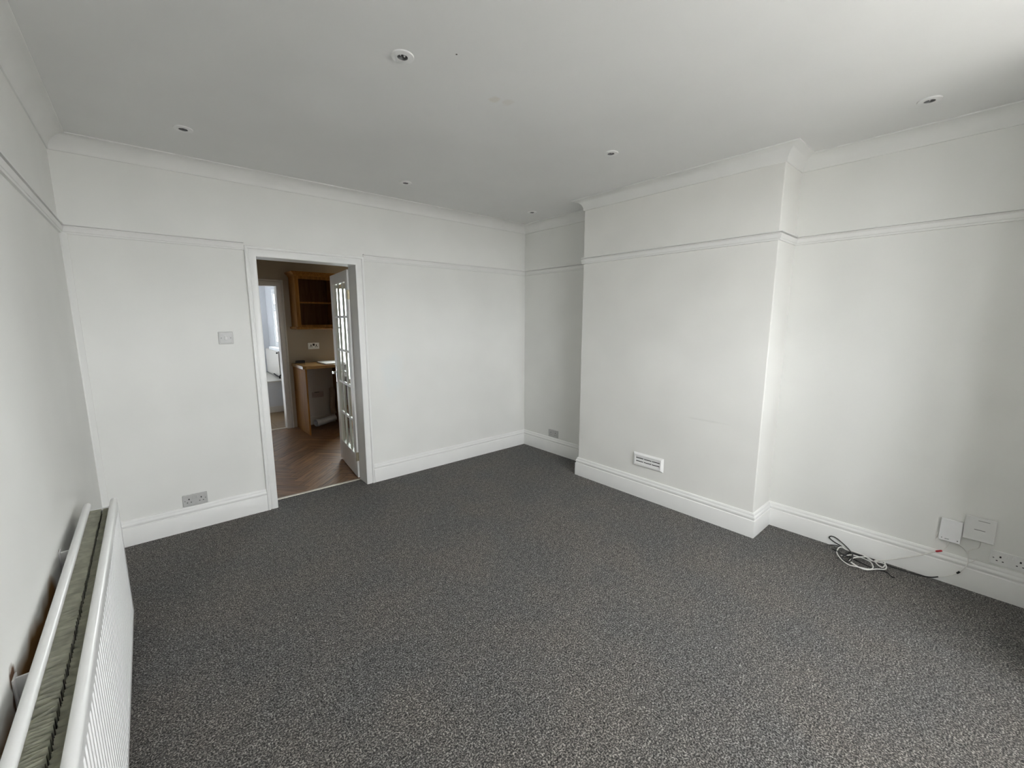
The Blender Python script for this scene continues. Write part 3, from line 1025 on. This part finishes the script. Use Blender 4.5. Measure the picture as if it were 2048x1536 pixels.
obj('shadow_gap_plate', boxes((-0.052, 0.052, -0.010, 0, -0.060, 0.060), bev=0.001), 'print', t)  # again a dark inset plate standing for the shadow gap
obj('slot', boxes((-0.020, 0.022, -0.0265, -0.025, -0.004, -0.0005)), 'print', t)
tag(obj('printed_mark', boxes((-0.010, 0.034, -0.0263, -0.025, 0.0505, 0.0530)), 'print', t), 'small grey printed strip')


# ------------------------------------------------------------------ cables by the right skirting
def cable(name, label, pts, r, mat, n=6, parent=None):
    bm = bmesh.new()
    add_tube(bm, catmull(pts, n), r, 8)
    o = obj(name, bm, mat, parent, smooth=True)
    if label:
        tag(o, label, 'cable')
    return o


coil = [(3.634, -3.230), (3.626, -3.249), (3.667, -3.277), (3.698, -3.319), (3.680, -3.352), (3.652, -3.378), (3.616, -3.395), (3.561, -3.385),
        (3.524, -3.330), (3.536, -3.291), (3.548, -3.259), (3.586, -3.226), (3.656, -3.203), (3.707, -3.199), (3.738, -3.210), (3.742, -3.236),
        (3.738, -3.278), (3.719, -3.333), (3.702, -3.370), (3.697, -3.409), (3.685, -3.441), (3.660, -3.451), (3.617, -3.444), (3.576, -3.415),
        (3.544, -3.374), (3.529, -3.341), (3.549, -3.299), (3.583, -3.283), (3.642, -3.297), (3.697, -3.344), (3.704, -3.372), (3.676, -3.398),
        (3.640, -3.413), (3.652, -3.434), (3.682, -3.440), (3.713, -3.433), (3.711, -3.407), (3.700, -3.390)]
wp = [(x, y, 0.006 + 0.0055*(k % 3) + (0.004 if k > 18 else 0)) for k, (x, y) in enumerate(coil)]
wp += [(3.744, -3.430, 0.020), (3.746, -3.491, 0.057), (3.747, -3.583, 0.122), (3.749, -3.622, 0.154), (3.756, -3.646, 0.172)]
wc = thing('white_cable', 'white cable coiled on the carpet and running up to the network box', 'cable', (3.63, -3.33, 0.0))
bm = bmesh.new()
add_tube(bm, catmull(wp, 6), 0.0035, 8)
obj('lead', bm, 'white_cable', wc, smooth=True, world=True)
bm = bmesh.new()
add_tube(bm, catmull([(3.757, -3.668, 0.185), (3.763, -3.678, 0.198), (3.764, -3.686, 0.215), (3.764, -3.688, 0.256)], 5), 0.0022, 8)
obj('lead', bm, 'white_cable', wc, smooth=True, world=True)
bm = bmesh.new()
add_tube(bm, [(3.755, -3.643, 0.171), (3.756, -3.648, 0.1735), (3.757, -3.666, 0.184), (3.7575, -3.670, 0.1865)], [0.003, 0.006, 0.006, 0.003], 8)
tag(obj('connector', bm, 'red', wc, smooth=True, world=True), 'small red plug connector')

bp = [(3.730, -3.145, 0.006), (3.744, -3.172, 0.010), (3.746, -3.212, 0.016), (3.747, -3.170, 0.030), (3.746, -3.139, 0.050), (3.745, -3.148, 0.066),
      (3.744, -3.175, 0.065), (3.743, -3.212, 0.044), (3.742, -3.241, 0.022), (3.732, -3.258, 0.012), (3.658, -3.284, 0.026), (3.593, -3.293, 0.026),
      (3.544, -3.288, 0.022), (3.543, -3.265, 0.020), (3.577, -3.244, 0.020), (3.625, -3.252, 0.016), (3.646, -3.281, 0.008), (3.628, -3.324, 0.006),
      (3.615, -3.363, 0.006), (3.604, -3.400, 0.006), (3.614, -3.448, 0.006), (3.606, -3.468, 0.006), (3.574, -3.488, 0.006), (3.581, -3.500, 0.006)]
bk = thing('black_cable', 'black cable looped on the carpet with one loop standing against the skirting', 'cable', (3.65, -3.30, 0.0))
bm = bmesh.new()
add_tube(bm, catmull(bp, 6), 0.0034, 8)
obj('lead', bm, 'black', bk, smooth=True, world=True)
bp2 = [(3.685, -3.172, 0.006), (3.662, -3.211, 0.010), (3.641, -3.247, 0.012), (3.692, -3.252, 0.008), (3.726, -3.266, 0.005), (3.728, -3.320, 0.005),
       (3.726, -3.357, 0.005), (3.730, -3.405, 0.005), (3.716, -3.454, 0.005), (3.716, -3.522, 0.005), (3.727, -3.595, 0.005), (3.740, -3.640, 0.008),
       (3.747, -3.672, 0.024)]
bm = bmesh.new()
add_tube(bm, catmull(bp2, 6), 0.0036, 8)
obj('lead', bm, 'black', bk, smooth=True, world=True)
bl = thing('box_cable', 'thin white cable hanging from the white boxes with a black ferrule', 'cable', (3.76, -3.77, 0.16))
bm = bmesh.new()
add_tube(bm, catmull([(3.748, -3.668, 0.022), (3.748, -3.708, 0.047), (3.748, -3.744, 0.084), (3.750, -3.769, 0.130), (3.755, -3.776, 0.160),
                      (3.768, -3.771, 0.200), (3.769, -3.773, 0.225), (3.769, -3.790, 0.246), (3.768, -3.808, 0.262), (3.766, -3.812, 0.304)], 6), 0.0024, 8)
obj('lead', bm, 'white_cable', bl, smooth=True, world=True)
bm = bmesh.new()
add_tube(bm, catmull([(3.768, -3.772, 0.203), (3.769, -3.757, 0.226), (3.768, -3.737, 0.244), (3.766, -3.726, 0.258)], 5), 0.0022, 8)
add_tube(bm, catmull([(3.755, -3.777, 0.160), (3.757, -3.790, 0.172), (3.766, -3.806, 0.192)], 5), 0.0026, 8)
obj('lead', bm, 'white_cable', bl, smooth=True, world=True)
bm = bmesh.new()
add_tube(bm, [(3.748, -3.742, 0.081), (3.748, -3.752, 0.096)], 0.0050, 8)
tag(obj('ferrule', bm, 'black', bl, smooth=True, world=True), 'short black ferrule on the cable')

# ------------------------------------------------------------------ downlights
DL = ['nearest white recessed downlight, at the top centre of the ceiling', 'white recessed downlight in the middle, before the chimney breast',
      'white recessed downlight at the right, over the near alcove', 'white recessed downlight at the far left, by the back coving',
      'white recessed downlight near the back wall, right of the doorway', 'farthest white recessed downlight, in the far alcove corner']


def downlight(i, x, y):
    t = thing('downlight', DL[i], 'downlight', (x, y, H), group='ceiling downlights')
    bm = bmesh.new()
    add_lathe(bm, [(0.0465, 0.001), (0.0465, -0.003), (0.0450, -0.0050), (0.0420, -0.0055), (0.0300, -0.0045), (0.0245, -0.0064), (0.0220, -0.0062), (0.0212, -0.0040)], 40)
    obj('bezel', bm, 'plastic', t, smooth=True)
    bm = bmesh.new()
    add_lathe(bm, [(0.0350, 0.0), (0.0350, 0.070), (0.0, 0.070)], 24)
    obj('can', bm, 'dark', t, smooth=True)
    bm = bmesh.new()
    add_lathe(bm, [(0.0216, -0.0055), (0.0212, -0.0010), (0.0200, 0.006), (0.0150, 0.016), (0.0, 0.022)], 24)
    rf = tag(obj('reflector', bm, 'gunmetal', t, smooth=True), 'dark steel lamp reflector')
    bm = bmesh.new()
    for s in (-1, 1):
        add_tube(bm, [(s*0.009, 0, 0.020), (s*0.009, 0, 0.002), (s*0.009, 0, -0.001)], [0.0040, 0.0040, 0.0015], 10)
    obj('bulb_glint', bm, 'bulb_glint', rf, smooth=True)  # glints in the lamp, built as two pale pegs


for i, (x, y) in enumerate(LIGHTS):
    downlight(i, x, y)

# ------------------------------------------------------------------ kitchen furniture seen through the doorway
cab = thing('wall_cabinet', 'brown oak kitchen wall cabinet without a door, with cornice and one shelf', 'cabinet', (2.135, KY, 1.42))
CX0, CX1, CY0, CZ0, CZ1 = 1.872, 2.385, 2.425, 1.425, 2.110
obj('side_panel', boxes((CX0, CX0+0.018, CY0, KY-0.002, CZ0, CZ1), bev=0.001), 'oak', cab, world=True)
obj('side_panel', boxes((CX1-0.018, CX1, CY0, KY-0.002, CZ0, CZ1), bev=0.001), 'oak', cab, world=True)
obj('top_panel', boxes((CX0+0.018, CX1-0.018, CY0, KY-0.002, CZ1-0.018, CZ1)), 'oak_in', cab, world=True)
obj('bottom_panel', boxes((CX0+0.018, CX1-0.018, CY0, KY-0.002, CZ0, CZ0+0.022)), 'oak_in', cab, world=True)
obj('back_panel', boxes((CX0+0.018, CX1-0.018, KY-0.010, KY-0.002, CZ0+0.022, CZ1-0.018)), 'oak_in', cab, world=True)
obj('shelf', boxes((CX0+0.018, CX1-0.018, CY0+0.03, KY-0.010, 1.745, 1.763)), 'oak', cab, world=True)
bm = boxes((CX0, CX0+0.045, CY0-0.018, CY0, CZ0, CZ1), (CX1-0.045, CX1, CY0-0.018, CY0, CZ0, CZ1),
           (CX0+0.045, CX1-0.045, CY0-0.018, CY0, CZ1-0.05, CZ1), (CX0+0.045, CX1-0.045, CY0-0.018, CY0, CZ0, CZ0+0.030), bev=0.001)
obj('face_frame', bm, 'oak', cab, world=True)
CR = [(0.0, CZ1-0.012), (0.006, CZ1-0.010), (0.012, CZ1+0.008), (0.034, CZ1+0.030), (0.042, CZ1+0.034), (0.042, CZ1+0.044), (0, CZ1+0.044)]
cpth = [(CX1, KY), (CX1, CY0-0.018), (CX0, CY0-0.018), (CX0, KY)]
cpth = [(CX0, KY-0.003), (CX0, CY0-0.018), (CX1, CY0-0.018), (CX1, KY-0.003)]
cpth.reverse()
obj('cornice', sweep(cpth[::-1], [(-t_, h_) for t_, h_ in CR]), 'oak', cab, world=True)
PRF = [(0.0, CZ0+0.004), (0.020, CZ0+0.002), (0.026, CZ0-0.008), (0.020, CZ0-0.024), (0.006, CZ0-0.030), (0, CZ0-0.030)]
obj('pelmet', sweep(cpth[::-1], [(-t_, h_) for t_, h_ in PRF]), 'oak', cab, world=True)
obj('hinge_plate', boxes((CX0+0.020, CX0+0.045, CY0+0.004, CY0+0.045, 1.475, 1.50), bev=0.002), 'dark', cab, world=True)

bm = bmesh.new()
pts = [(1.826, KY-0.002), (1.826, 2.150), (1.862, 2.112), (2.400, 2.112), (2.400, KY-0.002)]
A = [bm.verts.new((x, y, 0.885)) for x, y in pts]
B = [bm.verts.new((x, y, 0.923)) for x, y in pts]
bm.faces.new(A)
bm.faces.new(B)
for k in range(5):
    bm.faces.new((A[k], A[(k+1) % 5], B[(k+1) % 5], B[k]))
ed = [e for e in bm.edges if e.verts[0].co.z > 0.92 and e.verts[1].co.z > 0.92]
bmesh.ops.bevel(bm, geom=ed, offset=0.006, segments=3, affect='EDGES', profile=0.5)
tag(obj('worktop', bm, 'worktop'), 'light oak kitchen worktop along the far wall', 'worktop')
tag(obj('end_panel', boxes((1.846, 1.866, 2.118, KY-0.002, 0.0, 0.885), bev=0.0015), 'oak'), 'upright brown oak panel carrying the left end of the worktop', 'panel')

t = thing('pale_oblong', 'shiny white tray lying on the right end of the worktop', 'oblong', (2.255, 2.36, 0.923))  # unidentified pale patch on the worktop, built as a rimmed oblong
obj('base', boxes((-0.125, 0.125, -0.18, 0.18, 0.0, 0.006), bev=0.002), 'plastic', t)
obj('rim', boxes((-0.135, -0.125, -0.19, 0.19, 0.0, 0.016), (0.125, 0.135, -0.19, 0.19, 0.0, 0.016), (-0.125, 0.125, -0.19, -0.18, 0.0, 0.016), (-0.125, 0.125, 0.18, 0.19, 0.0, 0.016), bev=0.002), 'plastic', t)
tag(obj('end_panel', boxes((2.376, 2.396, 2.118, KY-0.002, 0.0, 0.885), bev=0.0015), 'oak'), 'right-hand oak panel under the worktop, behind the glazed door', 'panel')

t = thing('small_black_box', 'small flat black box lying on the worktop end', 'box', (1.925, 2.63, 0.923))
obj('body', boxes((-0.055, 0.055, -0.030, 0.030, 0, 0.034), bev=0.004), 'black', t)
obj('lid', boxes((-0.050, 0.050, -0.026, 0.026, 0.034, 0.038), bev=0.002), 'black', t)

t = thing('double_socket', 'white double socket with dark slots above the kitchen worktop', 'socket', (2.138, KY, 1.152))
socket_parts(t, 'plastic', usb=True, worn=False, w=0.150, h=0.090, k=1.75)
tag(obj('surround', boxes((-0.082, 0.082, -0.004, 0, -0.052, 0.052), bev=0.002), 'hose', t), 'dull brown surround')

# under the worktop: paler plaster, plate, duct, hose
obj('plaster_panel', boxes((1.866, 2.376, KY-0.004, KY, 0.0, 0.885)), 'kgrey', bpy.data.objects['wall_kitchen_far'])
struct('baseboard_kitchen', boxes((1.868, 2.374, KY-0.020, KY-0.004, 0.0, 0.12), bev=0.004), 'ktrim', 'white skirting under the worktop')
t = thing('wall_plate', 'pinkish rounded plate on the wall under the worktop', 'plate', (2.148, KY-0.004, 0.44))
bm = bmesh.new()
add_box(bm, -0.08, 0.08, -0.012, 0, -0.042, 0.042, bev=0.010, seg=3)
obj('plate', bm, 'grille', t, smooth=True)
obj('slot', boxes((-0.045, 0.02, -0.0135, -0.010, 0.030, 0.038)), 'dark', t)
t = thing('waste_duct', 'white open-ended plastic pipe lying on the floor under the worktop', 'pipe', (2.25, 2.58, 0.0))
bm = bmesh.new()
pth = catmull([(2.045, 2.52, 0.060), (2.14, 2.54, 0.064), (2.24, 2.56, 0.080), (2.33, 2.58, 0.095)], 5)
add_tube(bm, pth, 0.046, 20, cap=False)
add_tube(bm, [p + Vector((0.0005, 0, 0)) for p in pth], 0.041, 20, cap=False)
obj('pipe', bm, 'duct', t, smooth=True, world=True)
bm = bmesh.new()
add_tube(bm, [(2.038, 2.518, 0.060), (2.044, 2.52, 0.060), (2.085, 2.528, 0.0615), (2.090, 2.529, 0.0615)], [0.046, 0.052, 0.052, 0.046], 20, cap=False)
obj('collar', bm, 'duct', t, smooth=True, world=True)
bm = bmesh.new()
add_lathe(bm, [(0.0, 0.0), (0.041, 0.0)], 20, (2.13, 2.54, 0.064), 'X')
obj('inside', bm, 'dark', t, world=True)
t = thing('drain_hose', 'pale brown ribbed hose rising behind the open door', 'hose', (2.38, 2.60, 0.10))
bm = bmesh.new()
hp = catmull([(2.325, 2.60, 0.150), (2.310, 2.60, 0.25), (2.318, 2.61, 0.36), (2.333, 2.63, 0.46), (2.335, 2.67, 0.52)], 16)
add_tube(bm, hp, [0.034 + (0.004 if k % 2 else 0) for k in range(len(hp))], 16)
obj('hose', bm, 'hose', t, smooth=True, world=True)

# lobby radiator below its window
t = thing('radiator', 'small white radiator under the window in the lobby beyond the kitchen', 'radiator', (2.04, 4.78, 0.525))
bm = bmesh.new()
add_box(bm, 2.000, 2.016, 4.30, 5.28, 0.545, 0.985, bev=0.004)
obj('front_panel', bm, 'ktrim', t, world=True)
obj('top_grille', boxes((2.016, 2.070, 4.31, 5.27, 0.975, 0.988), bev=0.002), 'ktrim', t, world=True)
obj('back_panel', boxes((2.060, 2.070, 4.30, 5.28, 0.545, 0.975), bev=0.003), 'ktrim', t, world=True)
for z in (0.60, 0.92):
    obj('wall_bracket', boxes((2.070, LX, 4.42, 4.46, z, z+0.03)), 'ktrim', t, world=True)
bm = bmesh.new()
add_lathe(bm, [(0.0, 0.012), (0.014, 0.012), (0.014, -0.012), (0.0, -0.012)], 14, (1.992, 4.335, 0.955), 'X')
tag(obj('air_vent_plug', bm, 'dark', t, smooth=True, world=True), 'dark round plug')
bm = bmesh.new()
add_tube(bm, catmull([(2.03, 4.31, 0.575), (2.00, 4.26, 0.575), (1.985, 4.24, 0.56), (1.985, 4.24, 0.525)], 5), 0.012, 10)
add_tube(bm, catmull([(1.985, 4.24, 0.560), (1.975, 4.40, 0.560), (1.975, 4.60, 0.575)], 5), 0.010, 10)
tag(obj('valve_pipe', bm, 'dark', t, smooth=True, world=True), 'dark valve and pipe')
